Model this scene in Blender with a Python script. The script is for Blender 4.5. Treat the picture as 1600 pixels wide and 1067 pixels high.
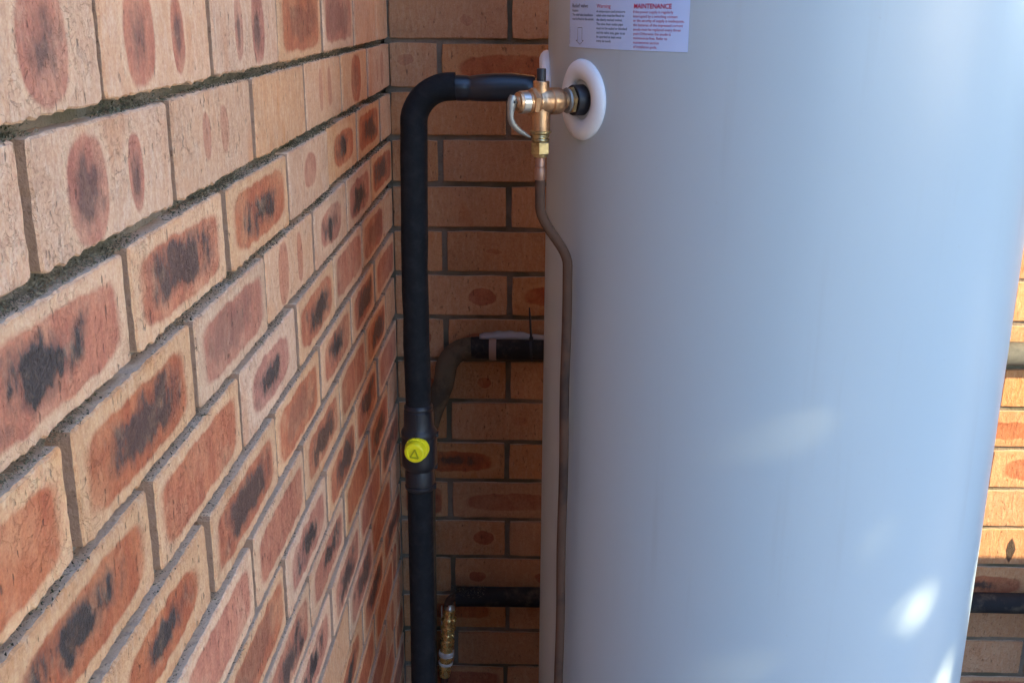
import bpy, bmesh, math, random
from mathutils import Vector, Matrix, noise

scene = bpy.context.scene
for o in list(bpy.data.objects):
    bpy.data.objects.remove(o)
R = math.radians
GZ = 1.45                      # height of the reference bed joint above the ground

# ------------------------------------------------------------------ camera
cam_d = bpy.data.cameras.new('camera')
cam = bpy.data.objects.new('camera', cam_d)
scene.collection.objects.link(cam)
cam_d.sensor_width = 36.0
cam_d.lens = 36.0 * 1706.2 / 1600.0
cam_d.clip_start = 0.02
cam_d.clip_end = 3000.0
yaw, pit, rol = R(-1.289), R(17.155), R(0.364)
cy, sy, cp, sp = math.cos(yaw), math.sin(yaw), math.cos(pit), math.sin(pit)
fw = Vector((sy*cp, cy*cp, -sp)); rt = Vector((cy, -sy, 0)); up = rt.cross(fw)
r2 = rt*math.cos(rol) + up*math.sin(rol); u2 = up*math.cos(rol) - rt*math.sin(rol)
M = Matrix.Identity(4)
for i in range(3):
    M[i][0], M[i][1], M[i][2] = r2[i], u2[i], -fw[i]
M.translation = Vector((0.27216, -2.03182, GZ + 0.06406))
cam.matrix_world = M
scene.camera = cam

# ------------------------------------------------------------------ sky, sun, exposure
SUN_AZ, SUN_EL = R(62), R(23)              # azimuth measured from -Y towards +X
to_sun = Vector((math.cos(SUN_EL)*math.sin(SUN_AZ), -math.cos(SUN_EL)*math.cos(SUN_AZ), math.sin(SUN_EL)))
w = bpy.data.worlds.new('World'); scene.world = w; w.use_nodes = True
wn = w.node_tree; wn.nodes.clear()
wo = wn.nodes.new('ShaderNodeOutputWorld'); wb = wn.nodes.new('ShaderNodeBackground')
sk = wn.nodes.new('ShaderNodeTexSky'); sk.sky_type = 'NISHITA'; sk.sun_disc = False
sk.sun_elevation = SUN_EL
sk.sun_rotation = math.pi - SUN_AZ
sk.ozone_density = 6.0
wb.inputs['Strength'].default_value = 0.15
wn.links.new(sk.outputs[0], wb.inputs[0]); wn.links.new(wb.outputs[0], wo.inputs[0])
sd = bpy.data.lights.new('sun', 'SUN'); sd.energy = 2.4; sd.angle = R(0.42); sd.color = (1.0, 0.85, 0.53)
so = bpy.data.objects.new('sun', sd); scene.collection.objects.link(so)
so.rotation_euler = to_sun.to_track_quat('Z', 'Y').to_euler(); so.location = (6, -6, 8)
vs = scene.view_settings
scene.display_settings.display_device = 'sRGB'
vs.view_transform = 'Standard'; vs.look = 'None'; vs.gamma = 1.0; vs.use_curve_mapping = False
vs.exposure = 2.75

# ------------------------------------------------------------------ helpers
def link(o, parent=None):
    scene.collection.objects.link(o)
    if parent: o.parent = parent
    return o
def tag(o, label=None, cat=None, group=None, kind=None):
    for k, v in (('label', label), ('category', cat), ('group', group), ('kind', kind)):
        if v: o[k] = v
    return o
def empty(name, loc, rz=0.0, **kw):
    o = bpy.data.objects.new(name, None); o.location = loc; o.rotation_euler = (0, 0, rz)
    o.empty_display_size = 0.05
    link(o); return tag(o, **kw)
def mesh_obj(name, bm, mat, parent=None, smooth=None):
    me = bpy.data.meshes.new(name); bm.normal_update(); bm.to_mesh(me); bm.free()
    if smooth is not None:
        for p in me.polygons: p.use_smooth = True
        if smooth < 3.1:
            me.set_sharp_from_angle(angle=smooth)
    me.materials.append(mat)
    return link(bpy.data.objects.new(name, me), parent)
def frame_of(axis):
    a = Vector(axis).normalized()
    b = a.cross(Vector((0, 0, 1)) if abs(a.z) < 0.9 else Vector((1, 0, 0))).normalized()
    return a, b, a.cross(b)
def lathe(bm, origin, axis, prof, n=32, caps=True):
    """prof: list of (t along the axis, radius)"""
    a, b, c = frame_of(axis); o = Vector(origin); rings = []
    for t, r in prof:
        rings.append([bm.verts.new(o + a*t + (b*math.cos(2*math.pi*k/n) + c*math.sin(2*math.pi*k/n))*r) for k in range(n)])
    for i in range(len(rings)-1):
        for k in range(n):
            bm.faces.new((rings[i][k], rings[i][(k+1) % n], rings[i+1][(k+1) % n], rings[i+1][k]))
    if caps:
        bm.faces.new(list(reversed(rings[0]))); bm.faces.new(rings[-1])
    return bm
def tube(bm, pts, rad, n=20, caps=True, wob=0.0, seed=0):
    pts = [Vector(p) for p in pts]; rings = []; ref = None
    for i, p in enumerate(pts):
        t = (pts[min(i+1, len(pts)-1)] - pts[max(i-1, 0)]).normalized()
        if ref is None:
            ref = t.cross(Vector((0, 1, 0)) if abs(t.y) < 0.9 else Vector((1, 0, 0))).normalized()
        ref = (ref - t*ref.dot(t)).normalized(); c = t.cross(ref)
        r = rad[i] if isinstance(rad, (list, tuple)) else rad
        ring = []
        for k in range(n):
            d = ref*math.cos(2*math.pi*k/n) + c*math.sin(2*math.pi*k/n)
            rr = r
            if wob: rr += wob*noise.noise((p + d*r)*30 + Vector((seed, 0, 0)))
            ring.append(bm.verts.new(p + d*rr))
        rings.append(ring)
    for i in range(len(rings)-1):
        for k in range(n):
            bm.faces.new((rings[i][k], rings[i][(k+1) % n], rings[i+1][(k+1) % n], rings[i+1][k]))
    if caps:
        bm.faces.new(list(reversed(rings[0]))); bm.faces.new(rings[-1])
    return bm
def arc(c, r, a0, a1, n, y):
    """arc in an XZ plane"""
    return [(c[0] + r*math.cos(a0 + (a1-a0)*i/n), y, c[1] + r*math.sin(a0 + (a1-a0)*i/n)) for i in range(n+1)]
def seg(p, q, n):
    p, q = Vector(p), Vector(q)
    return [tuple(p.lerp(q, i/n)) for i in range(n+1)]
def box(bm, lo, hi, mat=None):
    vs_ = [bm.verts.new((x, y, z)) for z in (lo[2], hi[2]) for y in (lo[1], hi[1]) for x in (lo[0], hi[0])]
    for f in ((0,2,3,1), (4,5,7,6), (0,1,5,4), (2,6,7,3), (0,4,6,2), (1,3,7,5)):
        bm.faces.new([vs_[i] for i in f])
    return bm
def hexprism(bm, origin, axis, t0, t1, rad, bev=0.0012, rot=0.0):
    a, b, c = frame_of(axis); o = Vector(origin); rings = []
    for t, r in ((t0, rad*0.9), (t0+bev, rad), (t1-bev, rad), (t1, rad*0.9)):
        rings.append([bm.verts.new(o + a*t + (b*math.cos(rot+math.pi*k/3) + c*math.sin(rot+math.pi*k/3))*r) for k in range(6)])
    for i in range(3):
        for k in range(6):
            bm.faces.new((rings[i][k], rings[i][(k+1) % 6], rings[i+1][(k+1) % 6], rings[i+1][k]))
    bm.faces.new(list(reversed(rings[0]))); bm.faces.new(rings[-1])
    return bm

# ------------------------------------------------------------------ materials
class NT:
    def __init__(s, name):
        s.m = bpy.data.materials.new(name); s.m.use_nodes = True
        s.t = s.m.node_tree; s.b = s.t.nodes['Principled BSDF']
    def n(s, kind, **kw):
        nd = s.t.nodes.new(kind)
        for k, v in kw.items(): setattr(nd, k, v)
        return nd
    def put(s, sock, v):
        if v is None: return
        if hasattr(v, 'is_output'): s.t.links.new(v, sock)
        else: sock.default_value = v
    def math(s, op, a, b=None, c=None, clamp=False):
        nd = s.n('ShaderNodeMath', operation=op, use_clamp=clamp)
        for i, v in enumerate((a, b, c)): s.put(nd.inputs[i], v)
        return nd.outputs[0]
    def vmath(s, op, a, b=None):
        nd = s.n('ShaderNodeVectorMath', operation=op); s.put(nd.inputs[0], a); s.put(nd.inputs[1], b)
        return nd.outputs[0]
    def noise(s, vec, scale, detail=4.0, rough=0.55, out='Fac', dist=0.0):
        nd = s.n('ShaderNodeTexNoise'); s.put(nd.inputs['Vector'], vec)
        nd.inputs['Scale'].default_value = scale; nd.inputs['Detail'].default_value = detail
        nd.inputs['Roughness'].default_value = rough; nd.inputs['Distortion'].default_value = dist
        return nd.outputs[out]
    def ramp(s, v, a, b, smooth=True, lo=0.0, hi=1.0):
        nd = s.n('ShaderNodeMapRange'); nd.interpolation_type = 'SMOOTHSTEP' if smooth else 'LINEAR'
        s.put(nd.inputs['Value'], v); s.put(nd.inputs['From Min'], a); s.put(nd.inputs['From Max'], b)
        s.put(nd.inputs['To Min'], lo); s.put(nd.inputs['To Max'], hi)
        return nd.outputs[0]
    def mix(s, f, a, b, blend='MIX'):
        nd = s.n('ShaderNodeMix', data_type='RGBA', blend_type=blend)
        s.put(nd.inputs[0], f)
        for i, v in ((6, a), (7, b)):
            if isinstance(v, tuple): v = (*v, 1.0) if len(v) == 3 else v
            s.put(nd.inputs[i], v)
        return nd.outputs[2]
    def bump(s, h, strength, dist):
        nd = s.n('ShaderNodeBump'); nd.inputs['Strength'].default_value = strength
        nd.inputs['Distance'].default_value = dist; s.put(nd.inputs['Height'], h)
        s.t.links.new(nd.outputs[0], s.b.inputs['Normal']); return nd
    def obj(s):
        return s.n('ShaderNodeTexCoord').outputs['Object']
    def base(s, c, rough=0.5, metal=0.0):
        s.put(s.b.inputs['Base Color'], (*c, 1.0) if isinstance(c, tuple) else c)
        s.put(s.b.inputs['Roughness'], rough); s.put(s.b.inputs['Metallic'], metal)

def make_brick_mat():
    t = NT('fired brick'); co = t.obj()
    at = lambda name: t.n('ShaderNodeAttribute', attribute_type='OBJECT', attribute_name=name).outputs['Vector']
    size, place, tone = at('patch_size'), at('patch_place'), at('patch_tone')
    sep3 = lambda v: t.n('ShaderNodeSeparateXYZ') and None
    def sx(v):
        nd = t.n('ShaderNodeSeparateXYZ'); t.t.links.new(v, nd.inputs[0]); return nd.outputs
    A, B, P = sx(size); CX, CZ, SEP = sx(place); CORE, DARK, STR = sx(tone)
    rnd = t.n('ShaderNodeObjectInfo').outputs['Random']
    off = t.vmath('ADD', co, t.vmath('SCALE', (1, 1, 1), None)) if False else None
    cmb = t.n('ShaderNodeCombineXYZ')
    t.put(cmb.inputs[0], t.math('MULTIPLY', rnd, 37.0)); t.put(cmb.inputs[1], t.math('MULTIPLY', rnd, 91.0)); t.put(cmb.inputs[2], t.math('MULTIPLY', rnd, 17.0))
    v = t.vmath('ADD', co, cmb.outputs[0])                        # a different piece of every pattern per brick
    stre = t.n('ShaderNodeMapping'); t.put(stre.inputs['Vector'], v); stre.inputs['Scale'].default_value = (1.0, 1.0, 0.33)
    vst = stre.outputs[0]                                         # drawn out vertically, like the wire-cut drag marks
    wx = t.math('MULTIPLY', t.math('SUBTRACT', t.noise(vst, 34, 3), 0.5), 0.013)
    wz = t.math('MULTIPLY', t.math('SUBTRACT', t.noise(t.vmath('ADD', vst, (5, 3, 1)), 40, 4), 0.5), 0.014)
    X, Y, Z = sx(co)
    x = t.math('ADD', t.math('SUBTRACT', X, CX), wx)
    x = t.math('SUBTRACT', t.math('ABSOLUTE', x), SEP)
    x = t.math('ABSOLUTE', x)
    z = t.math('ABSOLUTE', t.math('ADD', t.math('SUBTRACT', Z, CZ), wz))
    sgn = t.math('SIGN', t.math('SUBTRACT', X, CX))               # of two marks on one face, one is the larger
    asy = t.math('MULTIPLY', t.math('MULTIPLY', sgn, t.ramp(t.math('FRACT', t.math('MULTIPLY', rnd, 13.7)), 0, 1, False, -.42, .42)), t.math('GREATER_THAN', SEP, 0.001))
    A = t.math('MULTIPLY', A, t.math('ADD', 1.0, asy)); B = t.math('MULTIPLY', B, t.math('ADD', 1.0, t.math('MULTIPLY', asy, 0.35)))
    ex = t.math('POWER', t.math('DIVIDE', x, A), P); ez = t.math('POWER', t.math('DIVIDE', z, B), P)
    r = t.math('POWER', t.math('ADD', ex, ez), t.math('DIVIDE', 1.0, P))
    n1 = t.noise(vst, 60, 5, 0.65); n2 = t.noise(v, 16, 4); nf = t.noise(v, 420, 3, 0.6); ns = t.noise(vst, 150, 4, 0.6)
    patch = t.math('MULTIPLY', t.ramp(r, 1.09, 0.91), STR)
    halo = t.math('MULTIPLY', t.ramp(r, 1.45, 1.06), t.ramp(r, 0.9, 1.04))
    halo = t.math('MULTIPLY', halo, STR)
    cr = t.math('ADD', r, t.math('MULTIPLY', t.math('SUBTRACT', n1, 0.5), 1.0))
    cr = t.math('ADD', cr, t.math('MULTIPLY', t.math('SUBTRACT', t.noise(v, 30, 3), 0.5), 1.3))
    cr = t.math('ADD', cr, t.math('MULTIPLY', t.math('SUBTRACT', ns, 0.5), 0.55))
    kx = t.math('SUBTRACT', t.math('FRACT', t.math('MULTIPLY', rnd, 23.1)), 0.5); kz = t.math('SUBTRACT', t.math('FRACT', t.math('MULTIPLY', rnd, 31.7)), 0.5)
    one = t.math('MULTIPLY', t.math('LESS_THAN', SEP, 0.001), 0.75); kx = t.math('MULTIPLY', kx, one); kz = t.math('MULTIPLY', kz, one)
    cr = t.math('ADD', cr, t.math('MULTIPLY', kx, t.math('DIVIDE', t.math('SUBTRACT', X, CX), t.math('MULTIPLY', A, 1.1))))   # burns sit off centre
    cr = t.math('ADD', cr, t.math('MULTIPLY', kz, t.math('DIVIDE', t.math('SUBTRACT', Z, CZ), t.math('MULTIPLY', B, 1.6))))
    soft = t.math('MULTIPLY', t.ramp(cr, t.math('ADD', CORE, 0.26), t.math('SUBTRACT', CORE, 0.18)), DARK)
    hard = t.math('MULTIPLY', t.ramp(cr, t.math('SUBTRACT', CORE, 0.06), t.math('SUBTRACT', CORE, 0.24)), t.ramp(DARK, 0.55, 1.0))
    inner = t.math('MULTIPLY', t.math('GREATER_THAN', CORE, 0.01), t.ramp(r, 1.02, 0.78))
    soft = t.math('MULTIPLY', soft, inner); hard = t.math('MULTIPLY', hard, inner)
    pale = t.mix(n2, (0.69, 0.350, 0.178), (0.62, 0.350, 0.205))
    pale = t.mix(t.ramp(ns, 0.42, 0.72), pale, (0.70, 0.430, 0.270))
    pale = t.mix(t.ramp(t.noise(vst, 22, 3), 0.55, 0.75), pale, (0.63, 0.285, 0.130))
    red = t.mix(t.ramp(n1, .3, .7), (0.57, 0.205, 0.105), (0.43, 0.132, 0.074))
    red = t.mix(t.ramp(n2, 0.48, 0.68), red, (0.58, 0.250, 0.135))
    col = t.mix(patch, pale, red)
    col = t.mix(t.math('MULTIPLY', halo, 0.55), col, (0.74, 0.44, 0.25))
    col = t.mix(t.math('MULTIPLY', soft, 0.72), col, t.mix(ns, (0.085, 0.055, 0.048), (0.19, 0.105, 0.078)))
    col = t.mix(t.math('MULTIPLY', hard, 0.9), col, t.mix(nf, (0.024, 0.020, 0.019), (0.105, 0.088, 0.078)))
    crk = t.ramp(t.math('ABSOLUTE', t.math('SUBTRACT', t.noise(v, 85, 4, 0.6, dist=0.6), 0.5)), 0.0, 0.015, True, 1.0, 0.0)
    crk = t.math('MULTIPLY', crk, t.ramp(t.noise(v, 14, 2), 0.42, 0.62))
    col = t.mix(t.math('MULTIPLY', crk, 0.10), col, (0.20, 0.115, 0.075))
    mot = t.noise(v, 42, 4, 0.7)
    col = t.mix(t.ramp(mot, 0.52, 0.78, True, 0.0, 0.30), col, (0.74, 0.45, 0.26))
    col = t.mix(t.ramp(mot, 0.48, 0.25, True, 0.0, 0.28), col, (0.40, 0.19, 0.10))
    spk = t.ramp(t.noise(vst, 240, 3, 0.55), 0.64, 0.72)
    col = t.mix(t.math('MULTIPLY', spk, 0.55), col, (0.12, 0.085, 0.065))
    tint = t.n('ShaderNodeHueSaturation'); t.put(tint.inputs['Color'], col)
    t.put(tint.inputs['Value'], t.ramp(rnd, 0, 1, False, 0.90, 1.08))
    t.put(tint.inputs['Saturation'], t.ramp(t.math('FRACT', t.math('MULTIPLY', rnd, 7.3)), 0, 1, False, 0.88, 1.08))
    fine = t.mix(t.ramp(nf, 0.3, 0.7), tint.outputs[0], (0.5, 0.5, 0.5), 'OVERLAY')
    colf = t.mix(0.34, tint.outputs[0], t.mix(t.ramp(t.math('ADD', t.math('MULTIPLY', nf, .5), t.math('MULTIPLY', t.noise(v, 190, 3, .7), .5)), .32, .68), (0.28, 0.27, 0.26), (0.74, 0.74, 0.74)), 'OVERLAY')
    colf = t.mix(1.0, colf, at('wall_tint'), 'MULTIPLY')        # the back wall's bricks are tinted darker and browner
    t.base(colf, t.math('SUBTRACT', 0.92, t.math('MULTIPLY', hard, 0.45)))
    t.put(t.b.inputs['Specular IOR Level'], 0.3)
    h = t.math('ADD', t.math('MULTIPLY', ns, 0.8), t.math('MULTIPLY', nf, 0.35))
    h = t.math('SUBTRACT', h, t.math('MULTIPLY', spk, 0.7)); h = t.math('SUBTRACT', h, t.math('MULTIPLY', crk, 0.25))
    h = t.math('ADD', h, t.math('MULTIPLY', hard, t.math('MULTIPLY', nf, 0.7)))
    t.bump(h, 1.0, 0.0024)
    return t.m
BRICK = make_brick_mat()

def make_mortar():
    t = NT('raked mortar'); co = t.obj()
    n = t.noise(co, 45, 6, 0.65); f = t.noise(co, 260, 4, 0.6); big = t.noise(co, 7, 3)
    c = t.mix(n, (0.19, 0.135, 0.092), (0.29, 0.215, 0.150))
    c = t.mix(t.ramp(big, 0.42, 0.62), c, (0.13, 0.108, 0.064))
    c = t.mix(t.ramp(f, 0.62, 0.75), c, (0.07, 0.06, 0.05))
    t.base(c, 0.95); t.bump(t.math('ADD', n, t.math('MULTIPLY', f, 0.5)), 0.9, 0.004)
    return t.m
MORTAR = make_mortar()
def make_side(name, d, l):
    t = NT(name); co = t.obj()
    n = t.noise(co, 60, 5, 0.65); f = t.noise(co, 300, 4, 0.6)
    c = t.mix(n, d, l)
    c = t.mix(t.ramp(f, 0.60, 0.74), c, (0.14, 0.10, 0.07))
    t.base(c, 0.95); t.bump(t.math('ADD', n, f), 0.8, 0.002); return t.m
BRICK_SIDE_SHADED = make_side('mortar smeared brick end painted in shade', (0.34, 0.20, 0.135), (0.46, 0.29, 0.20))  # smeared ends, coloured darker to put shade into the upright joints
BRICK_BED_LIT = make_side('mortar smeared brick bed painted as lit', (0.58, 0.40, 0.27), (0.70, 0.50, 0.35))  # smeared beds, coloured lighter as if lit from above
def make_crumb():
    t = NT('mossy mortar crumbs'); co = t.obj()
    n = t.noise(co, 25, 3); f = t.noise(co, 300, 3)
    c = t.mix(t.ramp(n, 0.4, 0.6), (0.15, 0.125, 0.085), (0.060, 0.062, 0.034))
    c = t.mix(t.ramp(f, 0.5, 0.7), c, (0.34, 0.28, 0.20))
    t.base(c, 0.95); return t.m
CRUMB = make_crumb()

def make_paint():
    t = NT('tank enamel'); co = t.obj()
    st = t.n('ShaderNodeMapping'); t.put(st.inputs['Vector'], co); st.inputs['Scale'].default_value = (1, 1, 0.06)
    n = t.noise(co, 5, 4); s = t.noise(st.outputs[0], 30, 4); f = t.noise(co, 180, 3)
    c = t.mix(n, (0.425, 0.505, 0.55), (0.40, 0.48, 0.525))
    c = t.mix(t.math('MULTIPLY', t.ramp(s, 0.56, 0.8), 0.28), c, (0.33, 0.34, 0.35))
    c = t.mix(t.math('MULTIPLY', t.ramp(f, 0.70, 0.78), 0.2), c, (0.32, 0.31, 0.30))
    t.base(c, t.ramp(n, 0.3, 0.7, False, 0.30, 0.36))
    t.put(t.b.inputs['Specular IOR Level'], 0.5)
    t.bump(t.noise(co, 7, 2), 0.11, 0.012)
    return t.m
PAINT = make_paint()
def simple(name, c, rough=0.5, metal=0.0, var=0.15, scale=60, bump=0.0, bdist=0.001, c2=None, lo=0.45, hi=0.65):
    t = NT(name); co = t.obj(); n = t.noise(co, scale, 5, 0.6)
    d = tuple(max(0.0, x*(1-var)) for x in c)
    col = t.mix(n, d, tuple(min(1, x*(1+var)) for x in c))
    if c2: col = t.mix(t.ramp(t.noise(co, scale*0.4, 5, 0.65), lo, hi), col, c2)
    if rough > 0.7: t.put(t.b.inputs['Specular IOR Level'], 0.15)
    t.base(col, t.ramp(n, 0.3, 0.7, False, max(0.03, rough*0.8), min(1, rough*1.2)), metal)
    if bump: t.bump(t.noise(co, scale*3, 3), bump, bdist)
    return t.m
LAG = simple('black foam lagging', (0.010, 0.011, 0.013), 0.75, bump=0.25, bdist=0.0012, scale=120, c2=(0.016, 0.016, 0.018))
LAG_OLD = simple('dusty old lagging', (0.022, 0.021, 0.022), 0.78, bump=0.3, bdist=0.001, scale=50, c2=(0.085, 0.068, 0.05), lo=0.52, hi=0.72)
LAG_TAN = simple('weathered brown lagging', (0.12, 0.088, 0.055), 0.85, bump=0.3, scale=50, c2=(0.07, 0.052, 0.034))
LAG_SUNLIT = simple('lagging painted sunlit', (0.15, 0.135, 0.105), 0.8, bump=0.3, scale=50, c2=(0.09, 0.082, 0.068))  # paler copy of the lagging: sunlit look put into the colour
SLEEVE = simple('shiny black sleeve', (0.012, 0.013, 0.018), 0.30, bump=0.25, bdist=0.002, scale=25)
RUBBER = simple('black rubber', (0.012, 0.012, 0.016), 0.5, bump=0.1)
YELLOW = simple('yellow plastic', (0.86, 0.78, 0.015), 0.34, var=0.05, bump=0.05)
YSHADE = simple('yellow plastic moulded mark', (0.40, 0.40, 0.010), 0.45, var=0.05)
WHITE = simple('white plastic', (0.76, 0.79, 0.82), 0.34, var=0.03, scale=30, c2=(0.66, 0.67, 0.67), lo=0.55, hi=0.85)
BRONZE = simple('cast bronze', (0.60, 0.36, 0.20), 0.38, metal=1.0, var=0.12, scale=160, bump=0.4, bdist=0.0007, c2=(0.34, 0.20, 0.12), lo=0.46, hi=0.70)
BRASS = simple('machined brass', (0.50, 0.39, 0.20), 0.36, metal=1.0, var=0.15, scale=140, bump=0.12, c2=(0.24, 0.18, 0.09), lo=0.46, hi=0.66)
CHROME = simple('nickel plate', (0.66, 0.65, 0.61), 0.34, metal=1.0, var=0.05, bump=0.03)
STEEL = simple('dull steel lever', (0.30, 0.30, 0.285), 0.5, metal=0.8, var=0.12, scale=120, bump=0.15)
COPPER = simple('brown aged copper', (0.095, 0.050, 0.032), 0.72, metal=0.0, var=0.25, scale=40, bump=0.08, c2=(0.050, 0.031, 0.024))
COPPER_NEW = simple('bright soldered copper', (0.30, 0.17, 0.12), 0.45, metal=0.7, var=0.15, scale=80, c2=(0.36, 0.20, 0.15))
TAPE = simple('tan tape', (0.30, 0.20, 0.155), 0.6, var=0.1)
BRASS_LIT = simple('yellow brass fittings', (0.86, 0.60, 0.22), 0.27, metal=0.8, var=0.05, scale=90)
PTFE = simple('white thread tape', (0.72, 0.68, 0.62), 0.6, var=0.08, scale=200, bump=0.2)
FOIL = simple('clear glossy wrap', (0.55, 0.55, 0.57), 0.10, var=0.1, scale=30, bump=0.4, bdist=0.003)
STICKER = simple('label film', (0.50, 0.64, 0.92), 0.35, var=0.02)
INK = simple('black ink', (0.03, 0.03, 0.07), 0.5, var=0.05)
REDINK = simple('red ink', (0.50, 0.03, 0.10), 0.5, var=0.05)
def make_ground():
    t = NT('concrete paving'); co = t.obj()
    n = t.noise(co, 3, 6, 0.6); f = t.noise(co, 90, 4)
    t.base(t.mix(n, (0.24, 0.22, 0.19), (0.32, 0.30, 0.26)), 0.9); t.bump(f, 0.4, 0.003); return t.m
GROUND = make_ground()
LEAF = simple('tree leaf', (0.065, 0.10, 0.03), 0.5, var=0.3, scale=5)
BARK = simple('tree bark', (0.13, 0.095, 0.065), 0.9, var=0.3, scale=25, bump=0.6, bdist=0.01)
RENDERW = simple('cream render', (0.45, 0.38, 0.29), 0.9, var=0.08, scale=30, bump=0.3, bdist=0.002)

# ------------------------------------------------------------------ ground
bm = bmesh.new()
for v in ((-600, -600, 0), (600, -600, 0), (600, 600, 0), (-600, 600, 0)): bm.verts.new(v)
bm.faces.new(bm.verts[:])
tag(mesh_obj('ground', bm, GROUND), kind='structure')

# ------------------------------------------------------------------ brick meshes
def brick_mesh(L, H, D, nl, nh, jit, burr, seed):
    rg = random.Random(seed); bm = bmesh.new()
    pts = []
    for i in range(nl): pts.append((-L/2 + L*i/nl, -H/2, 'b'))
    for i in range(nh): pts.append((L/2, -H/2 + H*i/nh, 's'))
    for i in range(nl): pts.append((L/2 - L*i/nl, H/2, 't'))
    for i in range(nh): pts.append((-L/2, H/2 - H*i/nh, 's'))
    outer, cap, back, run = [], [], [], []
    for x, z, s in pts:
        cx = max(-L/2+0.003, min(L/2-0.003, x)); cz = max(-H/2+0.003, min(H/2-0.003, z))
        dx, dz = x-cx, z-cz; l = math.hypot(dx, dz) or 1
        # rounded corner
        ox, oz = cx + dx/l*0.003, cz + dz/l*0.003
        j = rg.uniform(-jit, jit)*1.2
        if s == 'b' and rg.random() < 0.45: j += rg.random()**2*burr
        ox += dx/l*j; oz += dz/l*j
        run.append(s)
        c = 0.0011 + rg.random()*jit*1.0
        cap.append(bm.verts.new((ox - dx/l*c, rg.uniform(-0.3, 0.3)*jit, oz - dz/l*c)))
        outer.append(bm.verts.new((ox, c*1.1, oz)))
        back.append(bm.verts.new((ox - dx/l*0.001, D, oz - dz/l*0.001)))
    n = len(pts)
    # the ring runs anticlockwise seen from -Y (x to the right, z up)
    bm.faces.new(cap)
    for k in range(n):
        q = (k+1) % n
        bm.faces.new((cap[k], outer[k], outer[q], cap[q]))
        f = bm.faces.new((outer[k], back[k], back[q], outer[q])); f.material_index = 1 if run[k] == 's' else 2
    bm.normal_update()
    me = bpy.data.meshes.new('brick'); bm.to_mesh(me); bm.free()
    me.materials.append(BRICK); me.materials.append(BRICK_SIDE_SHADED); me.materials.append(BRICK_BED_LIT); return me
NEAR = [brick_mesh(0.23, 0.077, 0.06, 44, 14, 0.0006, 0.0022, 10+i) for i in range(6)]
FAR = [brick_mesh(0.23, 0.077, 0.06, 8, 3, 0.0007, 0.0005, 50+i) for i in range(8)]
HALF = [brick_mesh(0.11, 0.077, 0.06, 5, 3, 0.0007, 0.0005, 80+i) for i in range(5)]

rng = random.Random(5)
def style(kind, L):
    """kind -> (patch_size, patch_place, patch_tone): the fired marks on one brick face"""
    u = rng.uniform; h = L/2
    if kind == 'P': return (0.05, 0.02, 2.0), (0, 0, 0), (0.0, 0.0, 0.0)
    if kind == 'p': return (u(.008, .016), u(.005, .010), 2.0), (u(-.4, .4)*h, u(-.01, .01), 0), (0.0, 0.0, u(.2, .5))
    if kind == 'R': return (h-u(.009, .015), u(.0280, .0315), 6.5), (u(-.004, .004), u(-.002, .002), 0), (0.0, 0.0, 1.0)
    if kind == 'G': return (h-u(.009, .015), u(.0280, .0315), 6.0), (u(-.004, .004), u(-.002, .002), 0), (u(.50, .62), 0.55, 1.0)
    if kind == 'D': return (h-u(.010, .016), u(.0275, .0310), 5.5), (u(-.004, .004), u(-.002, .002), 0), (u(.56, .70), 0.85, 1.0)
    if kind == 'K': return (h-u(.011, .018), u(.0270, .0305), 4.8), (u(-.004, .004), u(-.002, .002), 0), (u(.48, .58), 1.0, 1.0)
    if kind == 'S': return (h-u(.030, .045), u(.024, .028), 3.0), (u(-.008, .008), u(-.002, .002), 0), (u(.46, .54), 1.0, 1.0)
    if kind == 'M': return (u(.032, .042), u(.018, .022), 2.2), (u(-.01, .01), u(-.004, .004), 0), (0.0, 0.0, 0.9)
    if kind == 'E': return (u(.017, .024), u(.027, .033), 2.4), (u(-.006, .006), u(-.003, .003), u(.034, .042)), (u(.40, .50), 0.75, 1.0)
    if kind == 'e': return (u(.011, .015), u(.020, .027), 2.2), (u(-.006, .006), u(-.003, .003), u(.024, .030)), (0.0, 0.0, 0.62)
    if kind == 'L': return (u(.018, .022), u(.032, .036), 2.6), (u(-.006, .006), 0, u(.040, .046)), (0.0, 0.0, 0.8)
    if kind == 'O': return (u(.045, .055), u(.033, .037), 2.3), (u(-.01, .01), 0, 0), (u(.45, .55), 0.5, 1.0)
    if kind == 'B': return (u(.018, .026), u(.012, .018), 2.0), (u(-.006, .006), u(-.004, .004), h-u(.040, .050)), (0.0, 0.0, 0.95)
    if kind == 'W': return (h-u(.022, .03), u(.018, .024), 3.0), (u(-.005, .005), u(-.006, .002), 0), (0.0, 0.0, 0.85)
    if kind == 'X': return (h-u(.022, .03), u(.019, .024), 3.0), (u(-.005, .005), u(-.003, .003), 0), (u(.34, .42), 0.85, 0.95)
    if kind == 'Z': return (0.010, 0.030, 1.3), (-.050, -.006, 0), (1.25, 1.0, 0.9)
    raise KeyError(kind)
def lay(parent, x0, x1, z0, z1, kind, near=False, tilt=0.0, wall_col=(1, 1, 1)):
    L, H = x1-x0, z1-z0
    lib = HALF if L < 0.155 else (NEAR if near else FAR)
    o = bpy.data.objects.new('brick', rng.choice(lib))
    o.location = ((x0+x1)/2, rng.uniform(-0.0012, 0.0012), (z0+z1)/2)
    o.scale = (L/(0.11 if L < 0.155 else 0.23), 1, H/0.077)
    o.rotation_euler = (rng.uniform(-.006, .006), tilt, rng.uniform(-.005, .005))
    s, p, t = style(kind, L)
    sc = o.scale.x
    o['patch_size'] = [s[0]/sc, s[1], s[2]]; o['patch_place'] = [p[0]/sc, p[1], p[2]/sc]; o['patch_tone'] = list(t); o['wall_tint'] = [float(q) for q in wall_col]
    return link(o, parent)
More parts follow.
